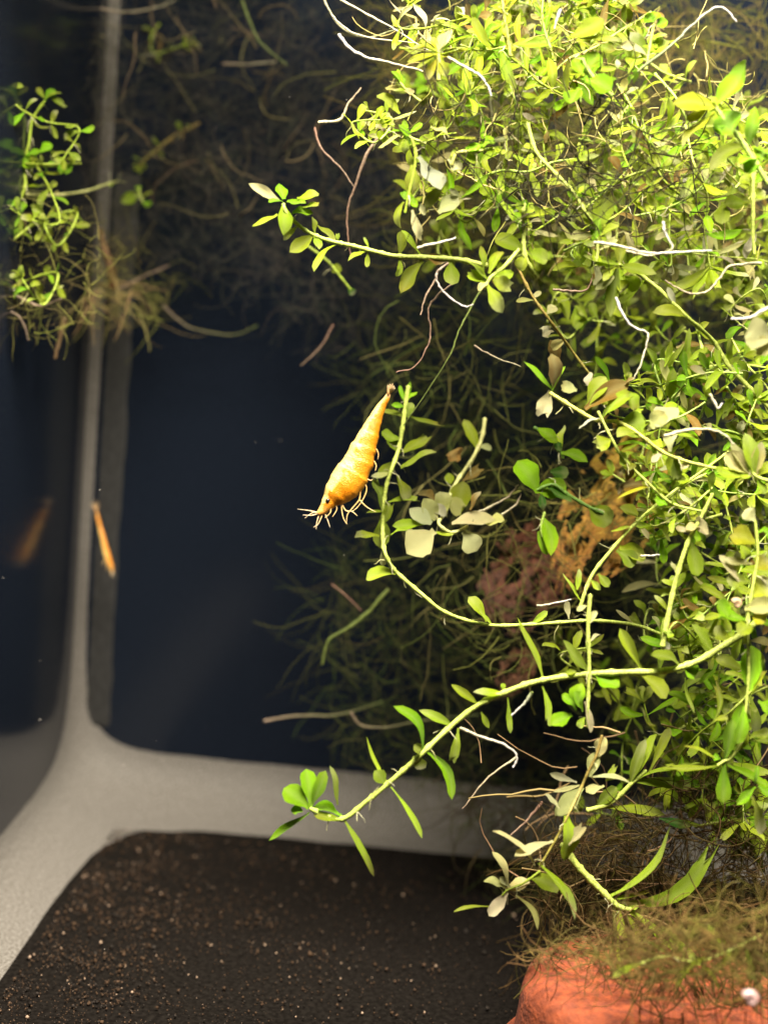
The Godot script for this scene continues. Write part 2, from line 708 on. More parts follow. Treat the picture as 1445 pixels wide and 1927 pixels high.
func lamp() -> void:
	var o := thing("aquarium_lamp", "flat lamp bar held over the tank by the back pane", "lamp", LAMP_AT)
	var g := Geo.new()
	box(g, Vector3(-LAMP.x * 0.5 - 0.004, 0.0, -LAMP.y * 0.5 - 0.004), Vector3(LAMP.x * 0.5 + 0.004, 0.012, LAMP.y * 0.5 + 0.004))
	part("housing", g, M.housing, o)
	g = Geo.new()
	box(g, Vector3(-LAMP.x * 0.5, -0.002, -LAMP.y * 0.5), Vector3(LAMP.x * 0.5, -0.0003, LAMP.y * 0.5))
	part("lamp_diffuser", g, M.glow, o)
	g = Geo.new()
	box(g, Vector3(-0.012, 0.002, BACK - LAMP_AT.z - 0.006), Vector3(0.012, 0.006, -LAMP.y * 0.5 - 0.0042))
	box(g, Vector3(-0.012, -0.02, BACK - LAMP_AT.z - 0.010), Vector3(0.012, 0.006, BACK - LAMP_AT.z - 0.0062))
	part("bracket", g, M.housing, o)
	var l := AreaLight3D.new()
	l.name = "lamp_light"
	l.area_size = LAMP
	l.light_energy = LAMP_ENERGY
	l.light_color = Color(1.0, 0.965, 0.89)
	l.shadow_enabled = true
	l.area_range = 2.0
	l.rotation_degrees = Vector3(-90, 0, 0)
	l.position = Vector3(0, -0.003, 0)
	o.add_child(l)


# ------------------------------------------------------------------ shrimps
# line: "x y halfwidth" in pixels from tail to snout; the back faces up and to the side of "back" (1 or -1)
func shrimp(label: String, line: String, depth: float, back: float, legs: String, feelers: String, eye_at: String) -> void:
	var ctrl := PackedVector3Array()
	var half := PackedFloat32Array()
	for s in line.split(",", false):
		var q := s.strip_edges().split(" ", false)
		ctrl.append(at(q[0].to_float(), q[1].to_float(), depth))
		half.append(size_at(q[2].to_float(), depth))
	var mid := curve(ctrl, 10)
	var m := mid.size()
	var root := thing("shrimp", label, "shrimp", ctrl[ctrl.size() / 2])
	var g := Geo.new()
	var noise := FastNoiseLite.new()
	noise.seed = 9
	noise.frequency = 520.0
	noise.fractal_octaves = 4
	var ring := 30
	var last := PackedInt32Array()
	var orange := Color(0.78, 0.29, 0.006)
	var gold := Color(0.95, 0.83, 0.34)
	var pale := Color(0.74, 0.38, 0.04)
	var total := float(m - 1)
	for i in m:
		var t := i / total
		var f := t * (ctrl.size() - 1)
		var k := mini(int(f), half.size() - 2)
		var r := lerpf(half[k], half[k + 1], smoothstep(0.0, 1.0, f - k) * 0.5 + (f - k) * 0.5)
		var dir := (mid[mini(i + 1, m - 1)] - mid[maxi(i - 1, 0)]).normalized()
		var view := to_eye(mid[i])
		view = (view - dir * view.dot(dir)).normalized()
		var dorsal := dir.cross(view) * back
		# overlapping plates of the tail, one smooth shield over the chest
		var plate := 0.0
		if t < 0.6:
			var cell := fposmod((t - 0.06) / 0.09, 1.0)
			plate = 0.06 * (1.0 - cell) * smoothstep(0.0, 0.1, cell)
		elif t < 0.92:
			plate = 0.05 * (1.0 - smoothstep(0.6, 0.72, t)) + 0.02
		var ids := PackedInt32Array()
		for s in ring:
			var a := TAU * s / ring
			var rr := r * (1.0 + plate)
			if t > 0.14 and t < 0.6 and cos(a) < -0.2:
				rr *= 1.0 - 0.06 * (0.5 - 0.5 * cos(TAU * (t - 0.06) / 0.09)) * (-cos(a))
			var off := dorsal * cos(a) * rr + view * sin(a) * rr * 0.72
			var p := mid[i] - root.position + off
			var rough := noise.get_noise_3dv(p)
			p += off.normalized() * rough * 0.00011
			var stripe := 0.40 + 0.45 * rough
			var patch := 0.5 + 0.9 * noise.get_noise_3dv(p * 0.35 + Vector3(3, 1, 2))
			var col := orange.lerp(pale, clampf(patch * 0.3, 0.0, 1.0))
			var low := clampf((-cos(a) - 0.45) * 2.2 + rough, 0.0, 1.0)
			col = col.lerp(pale, low * 0.5)
			if cos(a) > stripe - 0.06 * sin(t * 60.0):
				col = gold
			if t > 0.9:
				col = col.lerp(Color(0.72, 0.40, 0.12), 0.6)
			if t < 0.05:
				col = col.lerp(Color(0.75, 0.55, 0.35), 0.7)
			ids.append(g.put(p, off.normalized(), col, Vector2(float(s) / ring, t)))
		if i > 0:
			for s in ring:
				g.quad(last[s], last[(s + 1) % ring], ids[(s + 1) % ring], ids[s])
		last = ids
	g.smooth()
	# tail fan and legs grow out of the same skin
	var back_dir := (mid[0] - mid[3]).normalized()
	var view0 := to_eye(mid[0])
	for k in 5:
		var a := (k - 2) * 0.22
		var d := back_dir.rotated(view0, a)
		var p0 := mid[1] - root.position + view0 * 0.0003 * (k - 2)
		var l := size_at(21.0 - absf(k - 2.0) * 2.0, depth)
		g.tube(PackedVector3Array([p0, p0 + d * l * 0.5, p0 + d * l]), PackedFloat32Array([half[0] * 0.55, half[0] * 0.7, half[0] * 0.3]), 6, shades(3, Color(0.72, 0.42, 0.16), Color(0.8, 0.66, 0.5), 0.1), 0.35)
	for s in legs.split("|", false):
		var pts := curve(places(s, depth), 4)
		for i in pts.size():
			pts[i] += view0 * 0.0004 - root.position
		var r := size_at(1.6, depth)
		g.tube(pts, radii(pts.size(), r, r * 0.35, 0.1), 6, shades(pts.size(), Color(0.72, 0.48, 0.18), Color(0.70, 0.60, 0.38), 0.1))
	part("body", g, M.shell, root)
	for s in feelers.split("|", false):
		g = Geo.new()
		var pts := curve(places(s, depth), 4)
		g.tube(moved(pts, -root.position), radii(pts.size(), size_at(1.4, depth), size_at(0.35, depth)), 5, shades(pts.size(), Color(0.75, 0.55, 0.32), Color(0.7, 0.66, 0.6)))
		part("antenna", g, M.shell, root)
	if eye_at:
		for k in 2:
			var p := places(eye_at, depth)[0] + to_eye(mid[m - 1]) * (size_at(9.0, depth) if k == 0 else -size_at(9.0, depth))
			var b := SphereMesh.new()
			b.radius = size_at(4.6, depth)
			b.height = b.radius * 2.0
			b.radial_segments = 14
			b.rings = 8
			var o := MeshInstance3D.new()
			o.name = "eye"
			o.mesh = b
			o.material_override = M.eye
			root.add_child(o, true)
			o.position = p - root.position


# ------------------------------------------------------------------ clay pot, dead leaves, snails
func pot() -> void:
	var base := Vector3(0.0455, 0.0012, -0.277)
	var root := thing("clay_pot", "upturned orange terracotta pot half buried in brown roots", "pot", base)
	var r := 0.0250
	var h := 0.0238
	var prof := [Vector2(0.0, h), Vector2(0.5, h), Vector2(0.78, h * 0.985), Vector2(0.90, h * 0.95), Vector2(0.965, h * 0.88), Vector2(0.99, h * 0.78), Vector2(1.0, h * 0.6), Vector2(1.02, h * 0.36), Vector2(1.03, h * 0.30), Vector2(1.13, h * 0.285), Vector2(1.15, h * 0.25), Vector2(1.16, 0.0)]
	var g := Geo.new()
	var n := FastNoiseLite.new()
	n.seed = 5
	n.frequency = 55.0
	var rings := 72
	var rows := []
	for q in prof:
		var row := PackedInt32Array()
		for s in rings:
			var a := TAU * s / rings
			var d := Vector3(cos(a), 0, sin(a))
			var p: Vector3 = d * (q.x * r) + Vector3(0, q.y, 0)
			p *= 1.0 + 0.012 * n.get_noise_3dv(p)
			row.append(g.put(p, (d * 0.7 + Vector3(0, q.y / h, 0)).normalized(), Color.WHITE))
		rows.append(row)
	for i in rows.size() - 1:
		for s in rings:
			g.quad(rows[i][s], rows[i][(s + 1) % rings], rows[i + 1][(s + 1) % rings], rows[i + 1][s])
	g.smooth()
	part("pot_wall", g, M.clay, root)


# a crumpled sheet from a to b, w across in pixels; holes "u v radius" in its own measure
func dead_leaf(label: String, a: Vector3, b: Vector3, w: float, col_a: Color, col_b: Color, holes: String, sd: int) -> void:
	var root := thing("dead_leaf", label, "dead leaf", a)
	var axis := b - a
	var facing := (to_eye(a) + Vector3(0, 0.5, 0)).normalized()
	var side := axis.normalized().cross(facing).normalized()
	facing = side.cross(axis.normalized())
	var n := FastNoiseLite.new()
	n.seed = sd
	n.frequency = 4.0
	n.fractal_octaves = 4
	var spots := []
	for s in holes.split("|", false):
		var q := s.split(" ", false)
		spots.append(Vector3(q[0].to_float(), q[1].to_float(), q[2].to_float()))
	var cols := 44
	var rows := 60
	var g := Geo.new()
	var keep := {}
	for face in 2:
		for i in rows:
			for j in cols:
				var u := float(i) / (rows - 1)
				var v := float(j) / (cols - 1) * 2.0 - 1.0
				var prof := pow(sin(PI * clampf(u * 0.92 + 0.06, 0.0, 1.0)), 0.55)
				var ok := absf(v) < 0.82 + 0.3 * n.get_noise_2d(u * 2.0, v * 1.3) and u > 0.03 + 0.06 * n.get_noise_2d(v * 2.0, 9.0) and u < 0.93 + 0.2 * n.get_noise_2d(v * 2.0, 3.0)
				for s in spots:
					if Vector2((u - s.x) * 1.4, v - s.y).length() < s.z * (1.0 + 0.5 * n.get_noise_2d(u * 5.0, v * 5.0)):
						ok = false
				if n.get_noise_2d(u * 5.0 + 20.0, v * 4.0) > 0.46:
					ok = false
				keep[i * cols + j] = ok
				var lift := n.get_noise_2d(u * 0.7, v * 0.7) * 0.30 + 0.10 * n.get_noise_2d(u * 3.0, v * 3.0) + 0.10 * v * v
				if absf(v) < 0.05:
					lift += 0.03
				var p := axis * u + side * (v * w * 0.5 * prof) + facing * (lift * w - face * 0.0002)
				var mixed := col_a.lerp(col_b, clampf(u + 0.5 * n.get_noise_2d(u * 2.0 + 5.0, v * 2.0), 0.0, 1.0))
				if n.get_noise_2d(u * 6.0 + 40.0, v * 6.0) > 0.24:
					mixed = mixed * 0.4
				g.put(p, facing * (1.0 if face == 0 else -1.0), mixed, Vector2(u, v))
	for face in 2:
		for i in rows - 1:
			for j in cols - 1:
				var k := i * cols + j
				if keep[k] and keep[k + 1] and keep[k + cols] and keep[k + cols + 1]:
					var o := face * rows * cols
					g.quad(o + k, o + k + 1, o + k + cols + 1, o + k + cols)
	part("sheet", g, M.dead, root)


func snail(label: String, p: Vector3, size: float, m: Material) -> void:
	var root := thing("snail", label, "snail", p)
	var g := Geo.new()
	var line := PackedVector3Array()
	var r := PackedFloat32Array()
	for i in 46:
		var t := i / 45.0
		var a := t * TAU * 2.4
		var k := lerpf(0.06, 1.0, t * t)
		line.append((turn * Vector3(cos(a) * 0.55 * k, sin(a) * 0.55 * k, (0.5 - t) * 0.35)) * size)
		r.append(size * lerpf(0.06, 0.46, t * t))
	g.tube(line, r, 12, shades(46, Color(0.42, 0.27, 0.14), Color(0.52, 0.36, 0.2), 0.1))
	part("shell", g, m, root)


# stems that nothing tells apart, grown at random inside a zone
func fill(called: String, label: String, group: String, zone: String, d0: float, d1: float, count: int, grows: Array, tones_used: String, lean: Vector2) -> void:
	var poly := PackedVector2Array()
	var lo := Vector2(1e9, 1e9)
	var hi := -lo
	for s in zone.split(",", false):
		var q := s.strip_edges().split(" ", false)
		var p := Vector2(q[0].to_float(), q[1].to_float())
		poly.append(p)
		lo = lo.min(p)
		hi = hi.max(p)
	for k in count:
		var p := Vector2.ZERO
		for t in 50:
			p = Vector2(rng.randf_range(lo.x, hi.x), rng.randf_range(lo.y, hi.y))
			if Geometry2D.is_point_in_polygon(p, poly):
				break
		var d := rng.randf_range(d0, d1)
		var dir := (Vector2.from_angle(rng.randf() * TAU) + lean).normalized()
		var text := ""
		var step := rng.randf_range(38, 75)
		var start := p - dir * step * 1.5
		for i in 5:
			text += "%s%.1f %.1f %.4f" % [", " if i else "", start.x, start.y, d]
			start += dir * step
			dir = dir.rotated(rng.randf_range(-0.45, 0.45))
			d += rng.randf_range(-0.006, 0.006)
			if not Geometry2D.is_point_in_polygon(start, poly):
				dir = dir.rotated(PI * 0.6)
		plant(called, label, "water plant", text, rng.randf_range(4.0, 7.5), tones_used[rng.randi() % tones_used.length()], "", grows[rng.randi() % grows.size()], group)


func _ready() -> void:
	rng.seed = 20240
	turn = Basis(Vector3.UP, deg_to_rad(2.4)) * Basis(Vector3.RIGHT, deg_to_rad(-8.0)) * Basis(Vector3.BACK, deg_to_rad(4.7))
	var cam := Camera3D.new()
	cam.name = "camera"
	cam.transform = Transform3D(turn, eye)
	cam.fov = 36.0
	cam.near = 0.01
	cam.far = 10.0
	var ca := CameraAttributesPhysical.new()
	ca.frustum_focal_length = 12.0 / tan(deg_to_rad(18.0))
	ca.frustum_focus_distance = 0.3
	ca.frustum_near = 0.01
	ca.frustum_far = 10.0
	ca.exposure_aperture = 7.5
	cam.attributes = ca
	add_child(cam)
	cam.current = true
	var we := WorldEnvironment.new()
	we.name = "environment"
	var e := Environment.new()
	e.background_mode = Environment.BG_COLOR
	e.background_color = Color(0.04, 0.05, 0.07)
	e.tonemap_mode = Environment.TONE_MAPPER_LINEAR
	e.tonemap_exposure = 1.0
	e.sdfgi_enabled = true
	e.ssao_enabled = true
	e.ssil_enabled = true
	we.environment = e
	add_child(we)
	materials()
	lamp()
	tank()
	soil()
	# the animals
	shrimp("golden-orange shrimp with a pale yellow back stripe, head down beside a leafy stem", "731 741 4, 726 752 6, 716 768 9, 708 786 12, 699 806 16, 690 830 21, 682 850 25, 674 872 28, 662 893 31, 648 913 31, 633 929 25, 621 943 15, 611 956 10, 600 967 5", 0.31, 1.0,
		"684 905, 690 920, 684 938, 672 955, 661 963|678 924, 676 940, 664 955, 654 968, 652 984|646 938, 643 955, 646 974, 653 986|640 940, 650 960, 662 962, 672 970|676 940, 690 954, 707 963|688 900, 697 904, 701 902|704 868, 708 876, 706 886|708 845, 712 854, 711 864|630 945, 634 958, 626 972|622 952, 622 964, 612 974",
		"600 965, 582 961, 560 958|598 967, 585 970, 570 969|600 970, 596 984, 595 996|606 970, 599 986, 590 992|612 968, 617 980, 621 992|601 964, 588 965, 574 975", "617 942")
	shrimp("tiny dim orange shrimp low against the dark back pane by the pale upright seam", "182 962 1.2, 184 972 2.2, 188 988 3.2, 193 1008 4.2, 198 1030 5.2, 203 1048 5.5, 208 1062 4.4, 212 1074 2", 0.415, 1.0, "200 1052, 194 1062|206 1062, 201 1072", "211 1072, 216 1084|210 1074, 211 1086", "")
	pot()
	dead_leaf("large yellow-orange decaying leaf with dark holes behind the green tangle", at(1240, 820, 0.346), at(1055, 1130, 0.343), size_at(210, 0.35), Color(0.66, 0.50, 0.05), Color(0.58, 0.27, 0.06), "0.72 -0.25 0.13|0.25 0.2 0.12|0.52 -0.6 0.1|0.6 0.55 0.09|0.4 0.7 0.1", 3)
	dead_leaf("reddish brown crumbling leaf under the yellow-orange one", at(1050, 985, 0.365), at(930, 1200, 0.36), size_at(190, 0.36), Color(0.26, 0.09, 0.04), Color(0.14, 0.06, 0.035), "0.5 0.3 0.12|0.75 -0.4 0.15", 8)
	dead_leaf("small rust-coloured leaf scrap behind the long sloping runner", at(1010, 1215, 0.36), at(935, 1310, 0.358), size_at(80, 0.36), Color(0.22, 0.08, 0.03), Color(0.20, 0.10, 0.05), "0.5 0.3 0.2", 12)
	snail("small pale pink snail on the brown roots above the pot", at(1412, 1882, 0.238), size_at(21, 0.238), M.snail)
	snail("small tan snail on the yellow leaves near the sloping runner's upper end", at(1386, 1137, 0.272), size_at(14, 0.272), M.stem)

	# stems one can tell apart
	plant("leafy_stem", "long yellow-green stem reaching over dark water, whorled bright tip", "water plant", "915 500 0.292, 860 488 0.29, 800 484, 745 482, 700 472, 665 463, 632 456, 600 446, 570 430, 540 402 0.287, 533 384", 13, "y",
		"525 378 468 345 15 p|535 374 524 346 19 g|533 380 505 382 14 g|540 380 576 382 19 g|560 375 600 364 17 y|565 390 600 385 15 y|550 400 588 405 17 g|533 388 532 443 24 y|522 403 475 425 20 y|560 425 533 452 11 y|590 442 545 474 21 o|590 440 600 470 15 y|592 440 588 408 11 o|597 425 632 455 15 o|632 460 592 512 13 y 5|636 452 635 438 6 y|692 472 655 492 10 y|692 475 690 503 8 y|694 468 684 447 7 y|752 480 753 435 16 o|790 478 755 433 10 y|750 485 745 520 9 y -6|795 490 755 552 24 o 4|800 484 842 492 20 b|848 482 826 437 16 o|848 492 850 536 26 o")
	plant("leafy_stem", "thick-leaved yellow whorl where the long reaching stem meets the tangle", "water plant", "975 470 0.288, 950 500 0.286, 925 520 0.284, 912 540", 11, "y",
		"915 525 874 490 28 o|915 535 945 590 22 y|920 515 947 475 17 y|925 520 966 513 15 y|928 525 962 542 22 o|910 510 903 462 11 y|912 530 880 512 16 y|920 530 900 548 12 p|926 518 940 540 14 b")
	plant("leafy_stem", "upright yellow-green shoot with paired leaves above the whorl", "water plant", "1010 520 0.29, 990 490 0.288, 985 460, 985 430, 984 400 0.285, 988 385", 13, "y",
		"985 470 930 448 24 o|990 475 1030 490 24 y|985 445 938 379 13 y|985 400 1005 388 18 y|980 412 1042 396 9 y|985 440 968 398 17 g|988 480 980 510 22 y|986 395 990 375 15 g|984 398 972 380 12 y")
	plant("leafy_stem", "bare brownish stem sloping down from the whorl with two creamy leaf stubs", "water plant", "970 495 0.3, 1000 555, 1038 608, 1072 655 0.305, 1110 705, 1150 750", 9, "b",
		"1028 590 1045 575 18 w|1020 615 1034 632 22 w|1000 560 1018 548 8 p|1005 565 970 568 8 p|1060 640 1040 660 18 p|1050 690 1040 640 22 b")
	plant("leafy_stem", "olive leafy stem right behind the shrimp, its base bending into a runner", "water plant", "768 728 0.322, 763 760, 758 800, 750 845, 738 880 0.32, 728 910, 722 950, 720 1000, 723 1035 0.312, 736 1065, 755 1085, 790 1115 0.305, 830 1148, 880 1168, 930 1177 0.3, 1000 1175, 1070 1170, 1120 1168, 1190 1175, 1240 1192 0.3, 1310 1222", 11, "y",
		"762 755 772 718 9 g|760 755 752 725 7 g|765 750 786 738 7 g|762 765 736 762 8 g|765 785 776 758 17 o|760 785 718 775 13 o|770 783 832 800 13 o 3|755 830 718 812 20 o|752 852 733 822 24 o|757 850 808 818 18 o|755 882 820 850 22 o|748 895 766 942 20 o|742 870 710 897 16 o|738 890 698 896 9 p|722 965 703 903 22 o|730 945 787 941 11 y|722 962 688 966 11 y|720 970 716 1032 26 o|722 985 735 945 14 o|714 1010 667 1013 15 y|735 1006 777 999 13 y|720 1030 722 1064 9 p|745 1079 690 1092 24 y|915 1170 880 1124 18 y|925 1176 900 1150 7 y|1000 1174 1030 1150 10 y|1070 1165 1065 1130 10 p|1190 1172 1160 1150 10 p|1240 1185 1225 1160 8 p")
	plant("leafy_stem", "pale dying stem with torn cream leaves beside the shrimp's plant", "water plant", "912 788 0.33, 906 825, 888 865, 862 902, 845 935 0.322, 838 965, 825 985 0.315, 850 1002, 880 990", 11, "p",
		"818 1000 765 1042 46 p|812 985 770 957 24 p|820 978 798 938 26 p|835 972 828 925 28 p|862 970 872 905 32 o|850 985 932 980 28 p|905 982 948 976 28 p|872 1000 897 1037 32 p|800 985 738 990 17 y|815 1000 855 1004 8 y|822 945 785 930 24 b|860 870 846 850 34 b|900 850 872 790 16 o|895 840 925 845 10 p|870 905 905 880 16 b|848 910 843 890 14 y|885 960 905 925 20 b|838 940 870 965 26 p|800 950 840 970 18 w")
	plant("leafy_stem", "thick pale green runner sloping across the front with a bright rosette tip", "water plant", "1470 1130 0.284, 1445 1150, 1400 1190, 1360 1215, 1310 1245, 1250 1262, 1180 1265, 1110 1268 0.284, 1050 1275, 1000 1285, 950 1303, 900 1326, 850 1365, 800 1412 0.282, 770 1440, 730 1475, 690 1508, 648 1540, 615 1535, 584 1522", 18, "y",
		"585 1520 576 1447 24 g|582 1520 534 1484 32 g|570 1526 547 1526 20 g|587 1515 613 1450 19 g|583 1530 504 1580 17 g 6|642 1535 590 1520 28 g|648 1545 590 1534 13 y|634 1515 620 1441 13 o|648 1543 703 1648 10 y -3|730 1475 692 1386 10 y|724 1475 704 1450 20 o|735 1480 794 1578 9 y -4|795 1415 737 1330 16 g 12|795 1425 778 1402 22 o|800 1412 850 1505 14 g -18|790 1425 792 1448 18 o|852 1366 788 1337 14 y|862 1370 850 1438 14 o|900 1326 848 1288 12 y|905 1340 920 1370 9 y|948 1306 890 1302 18 y|948 1300 944 1286 8 y|955 1312 960 1380 9 y|1022 1278 968 1168 19 y|1020 1290 1030 1366 11 y -5|1105 1262 1060 1204 22 o|1115 1268 1166 1290 36 g|1060 1270 1085 1262 10 y|1205 1258 1165 1182 17 y|1205 1270 1252 1316 26 o|1278 1250 1222 1235 22 o|1285 1246 1306 1276 32 g|1288 1275 1306 1342 9 y 6|1340 1228 1300 1174 20 o|1372 1212 1345 1178 22 y|1402 1262 1346 1236 20 o|1345 1240 1360 1262 16 y")
	plant("leafy_stem", "bright green shoot hanging under the sloping runner's big round leaf", "water plant", "1110 1120 0.281, 1106 1180, 1108 1250, 1106 1320, 1105 1368", 11, "y",
		"1075 1345 1035 1366 24 g|1085 1335 1055 1308 22 g|1088 1330 1096 1285 26 g|1100 1320 1110 1375 12 w|1095 1340 1080 1300 18 g|1106 1180 1122 1150 10 p|1105 1140 1085 1150 10 p|1108 1210 1130 1195 9 p|1100 1350 1090 1370 12 y")
	plant("leafy_stem", "straight green stem climbing out of the runner towards the tangle", "water plant", "1092 1140 0.29, 1112 1085, 1150 1035, 1200 980, 1260 930 0.295, 1330 880, 1370 850", 10, "y",
		"1092 1130 1058 1078 9 y|1085 1110 1090 1070 10 y|1110 1090 1130 1110 10 y|1165 1030 1215 1048 34 y|1160 1035 1195 1062 26 o|1150 1000 1185 990 10 y|1200 970 1165 955 26 o|1210 975 1280 960 28 o|1260 930 1230 905 12 y|1125 1080 1145 1105 14 o|1200 985 1220 1015 9 w|1300 905 1270 900 16 y")
	plant("leafy_stem", "thick green stalk standing on the runner with a drooping olive leaf", "water plant", "1246 1215 0.285, 1258 1150, 1274 1080, 1296 1015, 1318 975, 1340 930", 14, "y",
		"1300 1020 1312 1085 24 o|1305 1000 1270 992 9 w|1310 995 1330 985 30 p|1316 990 1290 1000 26 p|1272 1080 1260 1060 10 p|1248 1205 1255 1225 14 w|1258 1150 1230 1120 8 o")
	plant("leafy_stem", "long thin yellow stem dropping through the middle of the upper tangle", "water plant", "992 232 0.283, 1008 285, 1040 322, 1078 362, 1104 405, 1120 432 0.287, 1124 470, 1120 500", 11, "y",
		"1120 440 1072 448 20 p|1118 430 1100 400 22 o|1122 430 1148 360 30 o|1125 445 1165 420 14 y|1118 455 1128 410 22 g|1120 425 1080 410 18 o|1115 470 1130 500 14 y|1080 365 1105 350 10 y|1008 285 985 275 9 y|1128 470 1160 450 12 p", "", "")
	plant("leafy_stem", "bright spreading rosette on the green stem below the white forked root", "water plant", "1450 770 0.3, 1400 720, 1370 688, 1340 640, 1290 595 0.295, 1240 545, 1200 515, 1165 498 0.288", 13, "y",
		"1165 498 1102 485 22 o|1168 500 1235 515 30 o|1160 505 1148 598 20 o|1155 520 1118 545 18 p|1160 530 1170 550 28 y|1170 520 1200 545 24 y|1165 498 1170 445 16 o|1150 500 1130 490 20 y|1175 530 1150 510 20 y|1160 500 1135 530 14 y|1180 500 1210 480 14 y|1290 595 1225 590 20 o|1300 600 1250 580 16 o|1340 650 1380 640 14 o|1270 575 1255 540 9 w|1370 690 1330 700 10 o|1250 690 1262 640 10 y|1262 640 1290 610 8 o", "", "")
	plant("leafy_stem", "broad-leaved fresh green shoot with two yellowing leaves by the right edge of the tangle", "water plant", "1445 345 0.275, 1410 290, 1390 258, 1365 230, 1348 205", 15, "g",
		"1345 195 1402 113 36 g 6|1345 200 1264 196 28 k|1345 212 1283 282 28 k|1358 212 1380 252 44 g|1350 235 1352 252 36 g|1408 272 1420 200 20 g|1330 205 1290 225 14 k|1405 275 1335 320 20 o 14|1362 210 1330 180 10 y|1345 205 1330 235 18 y|1425 300 1390 310 24 g|1430 305 1400 325 26 g|1430 300 1440 280 30 g", "", "")
	plant("leafy_stem", "tall bare green stalk along the frame edge ending in a pale root", "water plant", "1416 300 0.282, 1416 345, 1416 400, 1416 440, 1419 478", 12, "y",
		"1416 380 1370 378 18 o|1405 385 1360 385 26 o|1360 380 1358 422 24 y|1418 415 1450 398 16 g|1416 345 1440 330 20 g|1416 350 1395 330 20 y|1416 370 1440 360 18 y", "", "")
	plant("leafy_stem", "cluster of fresh green leaves with a long tubular leaf near the top", "water plant", "1150 180 0.278, 1120 150, 1105 130, 1095 110", 13, "g",
		"1075 68 1136 36 28 y|1090 76 1166 78 10 y|1095 150 1122 95 36 g|1105 155 1160 145 30 g|1090 165 1072 195 32 g|1100 150 1150 172 34 g|1095 140 1080 110 22 g|1110 125 1135 120 12 y|1115 130 1160 128 9 y|1100 140 1070 130 26 y|1088 80 1096 97 8 y|1110 160 1145 165 22 g|1160 112 1162 130 8 p", "", "")
	plant("leafy_stem", "yellow-green rosette topped by three small round leaves", "water plant", "1215 130 0.285, 1220 100, 1225 70, 1230 45", 9, "y",
		"1230 40 1212 28 15 g|1230 38 1238 24 16 g|1236 48 1256 40 17 g|1215 108 1180 136 26 y|1218 100 1185 60 20 o|1220 95 1260 78 22 y|1255 78 1275 92 14 y|1220 75 1255 66 9 y|1225 85 1210 110 24 y|1235 90 1222 65 18 y|1220 110 1170 85 12 p|1200 90 1165 85 14 p", "", "")
	plant("starry_plant", "bright yellow star-shaped tuft of narrow leaves in the upper tangle", "water plant", "825 150 0.286, 826 125, 825 102", 12, "k",
		"822 100 770 95 9 k|822 102 765 118 9 k|825 98 790 75 10 y|826 100 850 55 12 p|826 100 885 70 12 y|828 104 880 95 12 k|825 106 800 150 14 k|826 106 840 145 16 k|820 104 780 135 8 o|828 98 905 78 9 g|826 100 870 85 10 y|824 98 838 62 16 p|830 108 860 120 10 k|820 100 760 85 9 p|826 98 812 70 10 k", "", "")
	plant("feathery_plant", "feathery golden-yellow plant tip at the upper rim of the tangle", "water plant", "960 105 0.284, 955 70, 950 40, 945 5, 940 -30", 10, "k", "", "13 52 7 kkky", "")
	plant("feathery_plant", "feathery lime sprig beside the white broken root piece", "water plant", "1035 90 0.288, 1025 60, 1018 30", 8, "g", "", "10 34 5 ggy", "")
	plant("leafy_stem", "small bright sprig sticking out of the tangle above a pointed green leaf", "water plant", "790 190 0.288, 765 170, 748 150", 8, "y",
		"755 160 735 135 9 g|755 160 748 130 8 g|760 165 760 140 8 g|765 172 725 165 16 p|755 170 780 178 14 p|750 215 709 178 22 o 5|770 175 740 172 9 y|752 150 738 148 7 g", "", "")
	plant("leafy_stem", "light green sprig with star-like leaves low on the tangle's open side", "water plant", "800 270 0.288, 780 262, 760 252", 8, "y",
		"765 250 728 252 9 g|760 252 715 283 9 p|765 255 760 225 10 g|770 250 795 232 10 g|762 255 750 280 9 y|775 260 750 235 9 g|765 260 762 290 12 o", "", "")
	plant("leafy_stem", "sprig carrying a large smooth cream leaf at the edge of the tangle", "water plant", "775 262 0.284, 782 300, 770 360, 762 400", 9, "o",
		"785 296 830 357 32 w|775 310 776 365 22 o|825 400 862 370 26 p|790 385 800 405 26 p|762 360 760 375 26 g|760 380 755 430 12 o 6|775 395 792 450 14 p 3|835 345 800 390 18 o|868 372 920 328 12 g 6|868 372 845 358 9 w|868 374 890 370 8 w|770 365 785 390 12 g", "", "")
	plant("leafy_stem", "two round glowing leaves on a pale stalk in the middle of the tangle", "water plant", "850 310 0.28, 860 288, 890 285, 930 280", 9, "k",
		"870 285 905 272 20 g|905 275 932 265 26 g|862 290 850 285 14 y|865 290 900 303 16 y|850 320 862 300 26 p|920 280 950 300 22 y|930 290 950 288 12 y|810 240 845 258 18 p|845 258 900 262 10 y", "", "")
	plant("dark_fern", "dark green forked plant with blunt bright lobes beside the decaying leaf", "water plant", "1150 972 0.315, 1110 955, 1070 932, 1040 912, 1010 922", 11, "d",
		"1012 925 973 868 34 g|1005 925 1066 914 30 g|1030 918 1075 945 20 d|1110 955 1150 985 34 o|1018 930 1022 960 12 d", "", "")
	plant("dark_fern", "dark green curved lobe hanging under the forked plant", "water plant", "1024 965 0.315, 1018 990, 1020 1010", 8, "g", "1020 975 1036 1046 22 g -8|1012 1000 1030 1045 16 g", "", "")
	plant("dark_fern", "dark green wavy frond between the forked plant and the cream stem", "water plant", "1005 805 0.318, 1035 822, 1050 845, 1060 862", 9, "d", "1010 806 1048 835 18 g|1055 852 1104 872 24 g|1050 850 1062 800 16 y|1035 888 1070 890 20 d|1045 828 1052 850 16 d", "", "")
